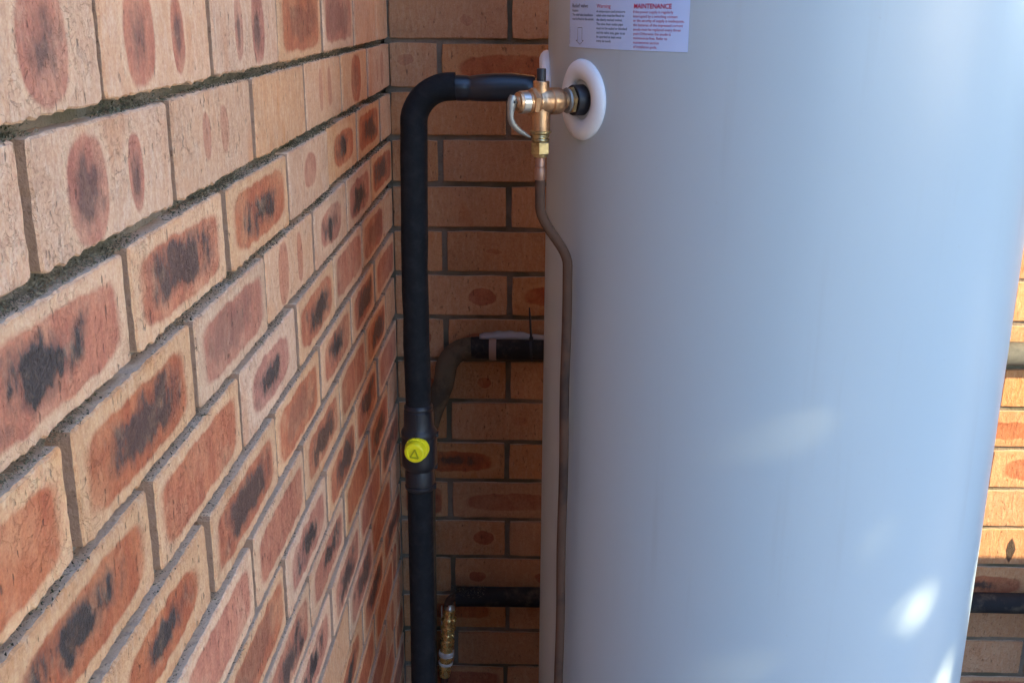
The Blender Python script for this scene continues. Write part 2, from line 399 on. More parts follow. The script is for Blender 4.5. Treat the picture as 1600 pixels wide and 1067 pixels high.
def mortar(parent, x0, x1, z0, z1, step, y=0.009):
    bm = bmesh.new(); nx, nz = int((x1-x0)/step), int((z1-z0)/step); g = []
    for j in range(nz+1):
        row = []
        for i in range(nx+1):
            x, z = x0+(x1-x0)*i/nx, z0+(z1-z0)*j/nz
            d = noise.noise((x*60, z*60, 3.1))*0.0022 + noise.noise((x*14, z*14, 7.7))*0.0018
            row.append(bm.verts.new((x, y+d, z)))
        g.append(row)
    for j in range(nz):
        for i in range(nx):
            bm.faces.new((g[j][i], g[j][i+1], g[j+1][i+1], g[j+1][i]))
    # body of the wall behind the face
    lo, hi = (x0, y+0.012, z0), (x1, y+0.15, z1)
    box(bm, lo, hi)
    return mesh_obj('mortar', bm, MORTAR, parent)

# ------------------------------------------------------------------ left wall (runs towards the camera)
C = 0.086
LW = empty('brick_wall', (0, 0, GZ), R(90), label='mottled cream and red brick wall running along the left beside the black pipe', cat='wall')
MAP_L = {
 -1: {-1: 'E', 0: 'E', 1: 'E', 2: 'E', 3: 'G', 4: 'G', 5: 'P', 6: 'P'},
 0: {-1: 'P', 0: 'P', 1: 'E', 2: 'e', 3: 'P', 4: 'e', 5: 'O', 6: 'e'},
 1: {-1: 'K', 0: 'K', 1: 'D', 2: 'K', 3: 'M', 4: 'S', 5: 'D', 6: 'P'},
 2: {-1: 'R', 0: 'R', 1: 'D', 2: 'G', 3: 'L', 4: 'S', 5: 'K', 6: 'D'},
 3: {-1: 'D', 0: 'K', 1: 'R', 2: 'S', 3: 'K', 4: 'R', 5: 'G', 6: 'P'},
 4: {0: 'D', 1: 'S', 2: 'D', 3: 'G', 4: 'K', 5: 'D', 6: 'R'},
 5: {0: 'R', 1: 'R', 2: 'R', 3: 'D', 4: 'R', 5: 'D', 6: 'P'},
 6: {1: 'D', 2: 'G', 3: 'K', 4: 'D', 5: 'D', 6: 'R'},
 7: {1: 'R', 2: 'D', 3: 'K', 4: 'R', 5: 'D', 6: 'P'},
 8: {2: 'R', 3: 'K', 4: 'D', 5: 'R', 6: 'D'},
 9: {2: 'K', 3: 'P', 4: 'D', 5: 'R', 6: 'P'},
}
DY = {-1: .003, 0: .003, 1: .008, 2: .013}
for row in range(-8, 17):
    ph = 1.3409 if row % 2 else 1.4609
    z1, z0 = -C*row - (.0046 if row < 1 else .0058), -C*(row+1) + (.0046 if row < 0 else .0058)
    jo = []
    for n in range(-6, 6):
        j = -(ph - .24*n) + DY.get(row, .003 if row < 0 else .016) + rng.uniform(-.002, .002)
        if j > -.06: continue
        jo.append((n, j))
    jo = [q for q in jo if q[1] > -2.62]
    for (na, a), (nb, b) in zip(jo, jo[1:] + [(6, 0.0060)]):
        if a >= -0.02: continue
        g = rng.uniform(.0056, .0082)
        k = MAP_L.get(row, {}).get(nb) or rng.choices('RDGKSPpELO', (5, 6, 4, 5, 3, 2, 1, 1, 1, 1) if row > 2 else (2, 2, 2, 2, 1, 4, 2, 5, 2, 2))[0]
        near = a < -0.45 and -3 < row < 8
        lay(LW, a+g, b-g, z0 + rng.uniform(-.0012, .0008), z1 + rng.uniform(-.001, .001), k, near, tilt=rng.uniform(-.003, .003))
mortar(LW, -2.62, 0.16, -GZ, 0.72, 0.012, y=0.0150)

# crumbs, fuzz and moss sitting in the raked joints
rc = random.Random(11); bm = bmesh.new()
def crumb(p, s):
    vs_ = [bm.verts.new(p + Vector((rc.uniform(-1, 1), rc.uniform(-1, 1), rc.uniform(-1, 1)))*s) for _ in range(4)]
    for f in ((0, 1, 2), (0, 2, 3), (0, 3, 1), (1, 3, 2)): bm.faces.new([vs_[i] for i in f])
def hair(p, d, wdt):
    side = Vector((1, 0, 0)) if abs(d.x) < abs(d.z) else Vector((0, 0, 1))
    a, b, c = p + side*wdt, p - side*wdt, p + d
    bm.faces.new([bm.verts.new(q) for q in (a, b, c)])
for _ in range(76000):
    row = rc.choice((0, 0, 0, 0, 1, 1, 1, 1, 2, 2, 3, 3, 4, 5, 6, 7))
    y = -2.4 + rc.random()**0.8*2.35
    z = -C*row + (rc.uniform(-.0045, .0042) if rc.random() < .45 else -(.0046 if row < 1 else .0058) + rc.uniform(0, .0012))
    if noise.noise((y*9, row*3.3, 0)) + rc.uniform(-.35, .35) < 0: continue
    if row > 2 and rc.random() < .45: continue
    x = rc.uniform(0.001, 0.014)
    if rc.random() < .45: crumb(Vector((y, x, z)), rc.uniform(.0004, .0016))
    else: hair(Vector((y, x, z)), Vector((rc.uniform(-.002, .003), rc.uniform(-.004, .001), rc.uniform(-.004, .0035))), rc.uniform(.0002, .0005))
tag(mesh_obj('moss_and_crumbs', bm, CRUMB, LW), kind='stuff')

# ------------------------------------------------------------------ back wall
BW = empty('brick_wall', (0, 0, GZ), 0.0, label='shaded buff brick wall at the back, running behind the water tank into sunlight', cat='wall')
MAP_B = {
 -1: 'pPPP', 0: 'pWPE', 1: 'PPPR', 2: 'PpPP', 3: 'PPPR', 4: 'PpRP', 5: 'BXPR', 6: 'BWPP', 7: 'BMBP', 8: 'RpPP',
 9: 'XMDP', 10: 'RWPP', 11: 'BMPP', 12: 'PBPP', 13: 'WPPP', 14: 'PPPP', 15: 'RPPP'}
RIGHT_B = {3: 'P', 4: 'p', 5: 'p', 6: 'P', 7: 'p', 8: 'W', 9: 'X', 10: 'p', 11: 'Z', 12: 'X', 13: 'P', 14: 'P', 15: 'R'}
for row in range(-8, 17):
    x = (.2192 if row % 2 else .0992) + (0 if row % 2 else (row-6)*.0013)
    z1, z0 = -C*row - .0046, -C*(row+1) + .0046
    jo = [0.0] + [x + .24*k + rng.uniform(-.002, .002) for k in range(9)]
    for i in range(len(jo)-1):
        g = rng.uniform(.0040, .0056)
        s = MAP_B.get(row, '')
        k = s[i] if i < len(s) else rng.choice('PPPPpRWX')
        if jo[i] > 0.85 and row in RIGHT_B and jo[i] < 1.32: k = RIGHT_B[row]
        if row == 11 and jo[i] > 0.85 and not (jo[i] < 1.215 < jo[i+1]): k = 'p'
        lay(BW, jo[i] + g if i else jo[i] + .0015, jo[i+1] - g, z0 + rng.uniform(-.001, .001), z1 + rng.uniform(-.001, .001), k, wall_col=(.77, .66, .53))
mortar(BW, -0.008, 2.15, -GZ, 0.72, 0.014, y=0.0060)

# ------------------------------------------------------------------ hot water tank
TX, TY, TR = 0.60956, -0.48823, 0.325
TANK = empty('hot_water_tank', (TX, TY, 0), label='tall off white cylindrical hot water tank with instruction label and round white collars', cat='water tank')
bm = bmesh.new()
prof = [(0.05, .30), (0.05, TR-.004), (0.054, TR)] + [(0.06 + i*0.06, TR) for i in range(28)] + [(1.70, TR), (1.712, TR-.003), (1.725, TR-.014), (1.735, TR-.04), (1.742, .16), (1.744, .02)]
lathe(bm, (0, 0, 0), (0, 0, 1), prof, 160)
mesh_obj('body', bm, PAINT, TANK, R(30))
bm = bmesh.new(); lathe(bm, (0, 0, 0), (0, 0, 1), [(0.0, .29), (0.05, .29)], 64)
mesh_obj('base', bm, RUBBER, TANK, R(30))
def on_tank(ang, z, off=0.0):
    return Vector(((TR+off)*math.cos(ang), (TR+off)*math.sin(ang), z))
def collar(ang, z, R_out, R_in, h):
    """soft white ring that follows the curve of the tank"""
    bm = bmesh.new(); nu, nv = 56, 14; rings = []
    half = (R_out-R_in)/2; mid = (R_out+R_in)/2
    for i in range(nu):
        th = 2*math.pi*i/nu; ring = []
        for j in range(nv):
            ph = 2*math.pi*j/nv
            rr = mid + half*math.cos(ph); off = max(-.004, h*(0.15 + 0.85*math.sin(ph))) if math.sin(ph) > -.3 else -.004
            ring.append(bm.verts.new(on_tank(ang + rr*math.cos(th)/TR, z + rr*math.sin(th), off)))
        rings.append(ring)
    for i in range(nu):
        for j in range(nv):
            bm.faces.new((rings[i][j], rings[(i+1) % nu][j], rings[(i+1) % nu][(j+1) % nv], rings[i][(j+1) % nv]))
    bmesh.ops.recalc_face_normals(bm, faces=bm.faces)
    return mesh_obj('collar', bm, WHITE, TANK, 3.2)
VA = R(209.3); VZ = GZ - 0.049
collar(VA, VZ, .0495, .0240, .0078)
collar(R(179.7), GZ - .046, .0505, .0225, .0125)
nrm = Vector((math.cos(VA), math.sin(VA), 0))
bm = bmesh.new(); lathe(bm, on_tank(VA, VZ) , nrm, [(-.004, .0190), (.0125, .0188), (.0142, .0180), (.0146, .016)], 40)
mesh_obj('grommet', bm, RUBBER, TANK, R(35))

# instruction label
bm = bmesh.new(); g = []
A0, A1, Z0, Z1 = R(202.9), R(238.25), GZ + .0135, GZ + .118
for i in range(33):
    a = A0 + (A1-A0)*i/32; g.append((bm.verts.new(on_tank(a, Z0, .0006)), bm.verts.new(on_tank(a, Z1, .0006))))
for i in range(32): bm.faces.new((g[i][0], g[i+1][0], g[i+1][1], g[i][1]))
LAB = mesh_obj('label', bm, STICKER, TANK, 3.2)
TEXT = [
('Relief valve', 3.5672, 0.03762, 0.0629, 'k', .0064),
('Position', 3.5682, 0.01523, 0.057, 'k', .0040),
('The relief valve installation', 3.569, 0.0481, 0.0521, 'k', .0040),
('must be fitted to this socket', 3.5697, 0.04926, 0.0473, 'k', .0040),
('Warning', 3.738, 0.02567, 0.0626, 'r', .0064),
('A temperature and pressure', 3.7378, 0.04975, 0.0565, 'k', .0042),
('relief valve must be fitted to', 3.7385, 0.04824, 0.0519, 'k', .0042),
('the clearly marked socket.', 3.7392, 0.0455, 0.047, 'k', .0042),
('The valve drain outlet pipe', 3.7399, 0.04627, 0.0421, 'k', .0042),
('must not be sealed or blocked', 3.7407, 0.05246, 0.0373, 'k', .0042),
('and the valve easy gear is to', 3.7414, 0.04946, 0.0323, 'k', .0042),
('be operated at least once', 3.7421, 0.04366, 0.0276, 'k', .0042),
('every six month.', 3.7428, 0.02687, 0.0228, 'k', .0042),
('MAINTENANCE', 3.9319, 0.05135, 0.0628, 'R', .0074),
('If the power supply is regularly', 3.9294, 0.05434, 0.0564, 'r', .0043),
('interrupted by a switching contact', 3.9302, 0.05976, 0.0516, 'r', .0043),
('or the security of supply is inadequate,', 3.9309, 0.06806, 0.0469, 'r', .0043),
('the batteries of the impressed current', 3.9317, 0.06632, 0.042, 'r', .0043),
('anode must be replaced every three', 3.9324, 0.06363, 0.0372, 'r', .0043),
('years.Otherwise the anode is', 3.9332, 0.05114, 0.0324, 'r', .0043),
('maintenance free. Refer to', 3.9339, 0.04673, 0.0276, 'r', .0043),
('maintenance section', 3.9347, 0.03581, 0.0227, 'r', .0043),
('of installation guide.', 3.9354, 0.03325, 0.0179, 'r', .0043)]
dep_objs = []
for txt, a, wd, z, c, size in TEXT:
    cu = bpy.data.curves.new('lettering', 'FONT'); cu.body = txt; cu.size = 1.0; cu.align_x = 'LEFT'; cu.resolution_u = 2
    cu.offset = 0.018 if c == 'R' else 0.0
    o = bpy.data.objects.new('lettering', cu); scene.collection.objects.link(o); dep_objs.append((o, cu, a, wd, z, c, size))
bpy.context.view_layer.update()
dg = bpy.context.evaluated_depsgraph_get()
groups = {c: bmesh.new() for c in ('relief', 'warning', 'warning_text', 'maintenance', 'arrow')}
for o, cu, a, wd, z, c, size in dep_objs:
    me = o.evaluated_get(dg).to_mesh()
    xs = [v.co.x for v in me.vertices]; x0, x1 = min(xs), max(xs)
    key = 'relief' if a < 3.6 else ('warning' if c == 'r' else 'warning_text') if a < 3.8 else 'maintenance'
    b = groups[key]; m = []
    for v in me.vertices:
        m.append(b.verts.new(on_tank(a + (v.co.x-x0)/(x1-x0)*wd/TR, GZ + z + (v.co.y - .36)*size, .0012)))
    for p in me.polygons:
        try: b.faces.new([m[i] for i in p.vertices])
        except ValueError: pass
    o.evaluated_get(dg).to_mesh_clear()
for o, cu, *_ in dep_objs:
    bpy.data.objects.remove(o); bpy.data.curves.remove(cu)
def stroke(b, pts, wdt):
    for (a0, z0), (a1, z1) in zip(pts, pts[1:]):
        d = Vector(((a1-a0)*TR, z1-z0)).normalized(); nx, nz = -d.y*wdt/TR, d.x*wdt
        q = [(a0+nx, z0+nz), (a0-nx, z0-nz), (a1-nx, z1-nz), (a1+nx, z1+nz)]
        b.faces.new([b.verts.new(on_tank(x, GZ+y, .0012)) for x, y in q])
k = groups['arrow']
stroke(k, [(3.6144, .0368), (3.6458, .0370), (3.6465, .0218), (3.6573, .0220), (3.632, .0173), (3.6016, .0216), (3.6140, .0217), (3.6144, .0368)], .00022)
k = groups['relief']
for i in range(22):                                     # the tiny line of print up the label's edge
    zz = .0168 + i*.00092
    if i % 7 != 6: stroke(k, [(3.5500, zz), (3.5500, zz + .0006)], .00045)
for key in ('relief', 'warning_text'): tag(mesh_obj('lettering', groups[key], INK, LAB), kind='stuff')
for key in ('warning', 'maintenance'): tag(mesh_obj('lettering', groups[key], REDINK, LAB), kind='stuff')
mesh_obj('printed_arrow', groups['arrow'], INK, LAB)

# ------------------------------------------------------------------ relief valve
VB = Vector((TX, TY, 0)) + on_tank(VA, VZ)
PTR = empty('relief_valve', VB, label='bronze pressure relief valve with steel lever screwed into the white collar', cat='valve')
n_ = nrm; side = Vector((-nrm.y, nrm.x, 0))                # side points towards the camera's right
if side.x < 0: side = -side
Zv = Vector((0, 0, 1))
bm = bmesh.new(); hexprism(bm, (0, 0, 0), n_, .0146, .0206, .0172, rot=.2)
mesh_obj('hex_nut', bm, BRASS, PTR)
bm = bmesh.new(); lathe(bm, (0, 0, 0), n_, [(.0206, .0150), (.0220, .0156), (.0238, .0146), (.0246, .0120)], 32)
mesh_obj('thread', bm, STEEL, PTR, R(35))
bm = bmesh.new()
lathe(bm, (0, 0, 0), n_, [(.0246, .0105), (.0280, .0108), (.0295, .0125), (.031, .0148), (.034, .0160), (.041, .0164), (.046, .0162), (.0475, .0150), (.049, .0150),
      (.0500, .0163), (.0560, .0165), (.0600, .0156), (.0620, .0140), (.0640, .0138), (.0655, .0146), (.0668, .0138)], 40)
VT = n_*.0585
lathe(bm, VT, -Zv, [(.004, .0118), (.028, .0117), (.0345, .0116)], 36)
lathe(bm, VT, Zv, [(.004, .0102), (.0235, .0100), (.0245, .0092)], 32)
# raised marks cast into the body
for dz in (.0035, -.0075):
    P0 = n_*.0385 + side*(-.0) 
    bmx = []
    for s_, zz in ((-.0028, 0), (.0028, 0), (.0028, .0068), (-.0028, .0068)):
        ang_z = dz + zz
        out = -math.sqrt(max(.0171**2 - ang_z**2, 0))
        bmx.append(bm.verts.new(n_*(.0385 + s_) + side*out*-1*(1 if side.y < 0 else -1) + Zv*ang_z))
    bm.faces.new(bmx)
mesh_obj('body', bm, BRONZE, PTR, R(35))
bm = bmesh.new(); hexprism(bm, (0, 0, 0), n_, .0665, .0745, .0170, rot=.35)
mesh_obj('hex_ring', bm, BRONZE, PTR)
bm = bmesh.new(); lathe(bm, (0, 0, 0), n_, [(.0745, .0138), (.0775, .0140), (.0780, .0135)], 36)
lathe(bm, (0, 0, 0), n_, [(.0878, .0128), (.0905, .0122), (.0915, .0085), (.0925, .0080), (.0945, .0062)], 36)
mesh_obj('end_cap', bm, BRONZE, PTR, R(35))
bm = bmesh.new(); lathe(bm, (0, 0, 0), n_, [(.0780, .0136), (.0872, .0134), (.0878, .0128)], 36)
mesh_obj('cap_band', bm, CHROME, PTR, R(35))
# lever: a curved tapered bar, pivot eye at the top
bm = bmesh.new()
piv = n_*.0965 + Zv*.000
path = [(.0005, .0085, .0040), (.0015, .004, .0062), (.0020, -.001, .0066), (.0030, -.007, .0052), (.0040, -.013, .0044), (.0035, -.019, .0042), (.0010, -.025, .0042),
        (-.0040, -.0305, .0040), (-.0095, -.0345, .0035), (-.0150, -.0375, .0028), (-.0195, -.0400, .0022), (-.0225, -.0420, .0013)]
rings = []
for i, (t, z, wd) in enumerate(path):
    t1, z1, _ = path[min(i+1, len(path)-1)]; t0, z0, _ = path[max(i-1, 0)]
    d = Vector((t1-t0, z1-z0)).normalized(); nv = Vector((-d.y, d.x)); ring = []
    for k in range(10):
        a = 2*math.pi*k/10
        off = nv*wd*.95*math.cos(a)
        ring.append(bm.verts.new(piv + n_*(t+off.x) + Zv*(z+off.y) + side*(.0050*math.sin(a)*(0.6+.4*wd/.006))))
    rings.append(ring)
for i in range(len(rings)-1):
    for k in range(10): bm.faces.new((rings[i][k], rings[i][(k+1) % 10], rings[i+1][(k+1) % 10], rings[i+1][k]))
bm.faces.new(rings[0]); bm.faces.new(list(reversed(rings[-1])))
bmesh.ops.recalc_face_normals(bm, faces=bm.faces)
LEV = mesh_obj('lever', bm, STEEL, PTR, R(60))
bm = bmesh.new(); lathe(bm, piv + n_*.0005 + Zv*.001, side, [(-.0072, .0016), (.0072, .0016)], 16)
lathe(bm, piv + n_*.0005 + Zv*.001, side, [(-.0078, .0024), (-.0070, .0024)], 16)
mesh_obj('pivot_pin', bm, RUBBER, LEV, R(35))
# top plug
bm = bmesh.new(); lathe(bm, VT, Zv, [(.0245, .0056), (.0380, .0056), (.0392, .0050)], 24)
mesh_obj('plug', bm, RUBBER, PTR, R(35))
# outlet fitting
bm = bmesh.new(); lathe(bm, VT, -Zv, [(.0345, .0124), (.0352, .0134), (.0375, .0134), (.0385, .0118), (.0395, .0108), (.0408, .0112), (.0415, .0104), (.0428, .0108), (.0436, .0098), (.0450, .0110), (.0462, .0112), (.0478, .0100), (.0485, .0098)], 36)
mesh_obj('outlet_thread', bm, BRASS, PTR, R(35))
bm = bmesh.new(); hexprism(bm, VT, -Zv, .0482, .0635, .0122, rot=.1); lathe(bm, VT, -Zv, [(.0630, .0098), (.0665, .0090), (.0672, .0075)], 24)
mesh_obj('outlet_nut', bm, BRASS, PTR)

# ------------------------------------------------------------------ copper drain pipe
vx, vy = VB.x + VT.x, VB.y + VT.y
zt = VZ - .066
tx, ty = .3122, -.6600
DR = empty('drain_pipe', (vx, vy, zt), label='thin brown copper drain pipe running from the relief valve down the tank front', cat='pipe')
pts = seg((vx, vy, zt - .026), (vx+.0008, vy, zt - .062), 4)
pa, pb = Vector((vx+.0008, vy, zt-.062)), Vector((tx, ty, zt - .142))
for i in range(1, 15):
    s = i/14; e = s*s*(3-2*s)
    pts.append((pa.x + (pb.x-pa.x)*e, pa.y + (pb.y-pa.y)*e, pa.z + (pb.z-pa.z)*s))
pts += [(tx + .0006*math.sin(i*1.1), ty, zt - .142 - i*.04) for i in range(1, 27)]
pts = [Vector(p) - DR.location for p in pts]
bm = bmesh.new(); tube(bm, pts, .0064, 20)
mesh_obj('pipe', bm, COPPER, DR, 1.2)
bm = bmesh.new(); lathe(bm, (0, 0, 0), -Zv, [(-.004, .0062), (.010, .0062), (.012, .0068), (.0135, .0062), (.0150, .0062), (.016, .0068), (.0285, .0068), (.030, .0060)], 24)
mesh_obj('coupling', bm, COPPER_NEW, DR, R(35))

# ------------------------------------------------------------------ black lagged pipe
BX, BY = .0968, TY
HP = empty('lagged_pipe', (BX, BY, 0), label='thick black lagged pipe standing in front of the corner with a yellow cap', cat='pipe')
loc = lambda p: Vector(p) - Vector((BX, BY, 0))
ze = GZ - .046; rb = .050
pts = seg((.0950, BY, 0.0), (.0958, BY, GZ - .60), 12) + seg((.0966, BY, GZ - .545), (BX, BY, ze - rb), 10)[0:]
pts = seg((.0966, BY, GZ - .535), (.0952, BY, GZ - .30), 6) + seg((.0958, BY, GZ - .26), (.0985, BY, ze - rb - .01), 4)
pts += arc((.0985 + rb, ze - rb), rb, math.pi, math.pi/2, 12, BY) + [(.1575, BY, ze + .0005)]
bm = bmesh.new(); tube(bm, [loc(p) for p in pts], .0193, 32, wob=.0012)
mesh_obj('lagging', bm, LAG, HP, R(50))
bm = bmesh.new(); tube(bm, [loc(p) for p in seg((.0952, BY, 0.0), (.0968, BY, GZ - .632), 16)], .0198, 32, wob=.001, seed=9)
mesh_obj('lagging', bm, LAG, HP, R(50))
sl = [(.1560, .0168), (.160, .0172), (.172, .0170), (.1765, .0158), (.180, .0166), (.195, .0184), (.215, .0190), (.235, .0188), (.252, .0184), (.262, .0180), (.266, .0168)]
bm = bmesh.new(); tube(bm, [loc((x, BY, ze - .0006 + .0012*math.sin(x*60))) for x, _ in sl], [r_ for _, r_ in sl], 28, wob=.0014, seed=4)
mesh_obj('sleeve', bm, SLEEVE, HP, R(60))
bm = bmesh.new(); lathe(bm, loc((.266, BY, ze + .0)), (1, 0, 0), [(0, .0125), (.004, .0135), (.012, .0135), (.019, .012)], 28)
mesh_obj('outlet_fitting', bm, BRASS, HP, R(35))
# moulded cover over the joint, three stepped lengths with bead rings
zc = GZ - .5805
cp_ = [(.083, .0196), (.0800, .0216), (.0765, .0220), (.0745, .0206), (.0725, .0206), (.0705, .0222), (.040, .0226), (.036, .0240), (.030, .0272), (.024, .0280), (.020, .0262),
       (.018, .0270), (.014, .0284), (-.026, .0284), (-.036, .0272), (-.041, .0240), (-.044, .0228), (-.0455, .0216), (-.048, .0216), (-.050, .0226), (-.074, .0226), (-.0755, .0212), (-.0775, .0212), (-.079, .0230), (-.083, .0232), (-.086, .0216), (-.088, .0200)]
cp_ = [(t*.82, min(r_, .0274)) for t, r_ in cp_]
bm = bmesh.new(); lathe(bm, loc((.0968, BY, zc)), (0, 0, 1), [(t, r_) for t, r_ in reversed(cp_)], 40)
CV = mesh_obj('joint_cover', bm, RUBBER, HP, R(40))
for t0, t1, r_ in ((.044, .069, .0224), (.016, .034, .0276), (-.072, -.052, .0226)):
    bm = bmesh.new(); box(bm, loc((.0938, BY - r_ - .0006, zc + t0*.82)), loc((.0952, BY - r_ + .002, zc + t1*.82))); mesh_obj('seam', bm, RUBBER, CV)
for zz, r_ in ((.024, .0275), (-.040, .0255), (-.081, .0230)):
    bm = bmesh.new(); box(bm, loc((.0968 + r_ - .003, BY - .006, zc + zz*.82 - .003)), loc((.0968 + r_ + .0022, BY + .003, zc + zz*.82 + .003))); mesh_obj('clip_tab', bm, RUBBER, CV)
yx = Vector((-.16, -.98, -.08)).normalized()
cpos = loc((.0958, BY - .027, GZ - .5755))
bm = bmesh.new(); lathe(bm, cpos, yx, [(-.006, .0182), (.001, .0182), (.0022, .0176), (.0026, .0164), (.012, .0160), (.0138, .0152), (.0148, .0139), (.0148, .0106), (.0138, .0102)], 48)
YC = mesh_obj('cap', bm, YELLOW, HP, R(40))
a_, b_, c_ = frame_of(yx)
if b_.x < 0: b_ = -b_
if c_.z < 0: c_ = -c_
bm = bmesh.new()
tri = [(-.0064, -.0064), (.0062, -.0072), (.0014, .0066)]
for i in range(3):
    p, q = Vector(tri[i]), Vector(tri[(i+1) % 3]); d = (q-p).normalized(); nv = Vector((-d.y, d.x))*.0010
    v8 = [bm.verts.new(cpos + yx*h + b_*w_.x + c_*w_.y) for h in (.0136, .0156) for w_ in (p+nv, p-nv, q-nv, q+nv)]
    for f in ((4, 5, 6, 7), (0, 1, 5, 4), (1, 2, 6, 5), (2, 3, 7, 6), (3, 0, 4, 7)): bm.faces.new([v8[i_] for i_ in f])
bmesh.ops.recalc_face_normals(bm, faces=bm.faces)
mesh_obj('moulded_arrow', bm, YSHADE, YC)

# ------------------------------------------------------------------ pipes behind the tank
PY = -.036
UP = empty('lagged_pipe', (.1, PY, 0), label='old black lagged pipe crossing behind the tank at mid height, tape band round it', cat='pipe')
lo2 = lambda p: Vector(p) - Vector((.1, PY, 0))
zu = GZ - .5655
pts = [(.150, PY, zu - .0005)] + seg((.16, PY, zu), (.98, PY, zu + .002), 20)
bm = bmesh.new(); tube(bm, [lo2(p) for p in pts], .0222, 26, wob=.0016, seed=2)
mesh_obj('lagging', bm, LAG_OLD, UP, R(50))
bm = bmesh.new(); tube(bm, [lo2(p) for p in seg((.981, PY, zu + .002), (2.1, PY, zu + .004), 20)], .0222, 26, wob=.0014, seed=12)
tag(mesh_obj('lagging', bm, LAG_SUNLIT, UP, R(50)), label='grey stretch of lagging with sunlight painted into its colour')
pts = arc((.151, zu - .052), .052, math.pi/2 - .02, math.pi, 12, PY)[0:] + seg((.094, PY, zu - .075), (.060, PY, zu - .17), 6) + seg((.056, PY, zu - .20), (.052, PY, 0.0), 14)
bm = bmesh.new(); tube(bm, [lo2(p) for p in pts], .0205, 26, wob=.0016, seed=5)
mesh_obj('bend_lagging', bm, LAG_TAN, UP, R(50))
bm = bmesh.new(); lathe(bm, lo2((.184, PY, zu)), (1, 0, 0), [(0, .0220), (0, .0240), (.0135, .0240), (.0135, .0220)], 28, caps=False)
mesh_obj('tape_band', bm, TAPE, UP, R(35))
# a loose skin of glossy wrap lying along the top of the pipe
bm = bmesh.new(); g = []
for i in range(29):
    x = .165 + .135*i/28; row = []
    lift = .004 + .0065*math.sin(math.pi*min(1, max(0, (x-.165)/.105)))*(1 if x < .27 else .4) + .0008*math.sin(x*260)
    for j in range(9):
        a = R(62 + 70*j/8); rr = .0232 + lift*math.sin(math.pi*j/8) + .0006*noise.noise((x*90, j, 0))
        row.append(bm.verts.new(lo2((x, PY - rr*math.cos(a), zu + rr*math.sin(a)))))
    g.append(row)
for i in range(28):
    for j in range(8): bm.faces.new((g[i][j], g[i+1][j], g[i+1][j+1], g[i][j+1]))
bmesh.ops.solidify(bm, geom=bm.faces[:], thickness=.0004)
mesh_obj('wrap', bm, FOIL, UP, 3.2)
# cable tie with its tail standing up
tx_ = .2640
CT = empty('cable_tie', (tx_, PY, zu), label='black cable tie round the rear pipe, its cut tail pointing straight up', cat='cable tie')
bm = bmesh.new(); lathe(bm, (0, 0, 0), (1, 0, .08), [(-.0022, .0232), (-.0022, .0252), (.0022, .0252), (.0022, .0232)], 32, caps=False)
mesh_obj('loop', bm, RUBBER, CT, R(35))
bm = bmesh.new(); box(bm, (-.0036, -.0165, .0195), (.0036, -.0095, .0265)); mesh_obj('head', bm, RUBBER, CT)
bm = bmesh.new()
P_ = seg((0, -.013, .024), (-.0040, -.015, .085), 6)
tube(bm, P_, [.0024, .0023, .0022, .0021, .0020, .0018, .0011], 6); mesh_obj('tail', bm, RUBBER, CT)

LPZ = GZ - 1.1025
LP = empty('lagged_pipe', (.1, PY, 0), label='dusty black lagged pipe crossing low behind the tank above the brass valve', cat='pipe')
pts = seg((.115, PY, LPZ - .001), (2.1, PY, LPZ + .012), 40)
bm = bmesh.new(); tube(bm, [lo2(p) for p in pts], .0206, 26, wob=.0014, seed=7)
mesh_obj('lagging', bm, LAG_OLD, LP, R(50))
bm = bmesh.new(); tube(bm, [lo2(p) for p in arc((.122, LPZ - .024), .024, math.pi/2, math.pi*.97, 8, PY)], .0085, 18)
mesh_obj('elbow', bm, COPPER, LP, R(50))
rc = random.Random(3); bm = bmesh.new()
for _ in range(900):                                    # dust and webs along the top of its end
    x = .105 + rc.random()**2*.07; a = R(90 + rc.uniform(-70, 70)); rr = .0212
    crumb(lo2((x, PY - rr*math.cos(a), LPZ + rr*math.sin(a))), rc.uniform(.0004, .0012))
tag(mesh_obj('dust', bm, CRUMB, LP), kind='stuff')
BV = empty('brass_valve', (.1015, PY, LPZ - .03), label='slim upright brass valve with white thread tape, half hidden behind the black pipe', cat='valve')
ax = Vector((-.075, -.02, -1)).normalized()
bm = bmesh.new(); lathe(bm, (0, 0, 0), ax, [(-.012, .0090), (-.006, .0094), (-.004, .0110), (.000, .0113), (.001, .0102)], 28)
mesh_obj('ferrule', bm, CHROME, BV, R(35))
bm = bmesh.new()
lathe(bm, (0, 0, 0), ax, [(.001, .0120), (.018, .0127), (.020, .0154), (.022, .0163), (.026, .0163), (.028, .0134), (.038, .0132), (.040, .0161), (.046, .0163), (.048, .0134), (.056, .0130), (.058, .0144), (.062, .0144), (.063, .0126), (.070, .0126), (.072, .0154),
      (.080, .0156), (.082, .0126), (.094, .0130), (.105, .0146), (.118, .0149), (.120, .0130), (.128, .0132), (.140, .0130), (.152, .0118), (.160, .0102)], 32)
BVB = mesh_obj('body', bm, BRASS_LIT, BV, R(35))
bm = bmesh.new(); lathe(bm, (0, 0, 0), ax, [(.0985, .0142), (.1000, .0156), (.1085, .0163), (.1100, .0149)], 28, caps=False)
lathe(bm, (0, 0, 0), ax, [(.1235, .0142), (.1245, .0151), (.1300, .0149), (.1310, .0137)], 28, caps=False)
mesh_obj('thread_tape', bm, PTFE, BV, R(60))
bm = bmesh.new(); tube(bm, [ax*.158, ax*.22, ax*.33], .0078, 18); mesh_obj('tail_pipe', bm, COPPER, BV, R(50))
bm = bmesh.new(); box(bm, (-.0175, -.004, -.055), (-.0155, .004, .005)); mesh_obj('handle', bm, CHROME, BV)

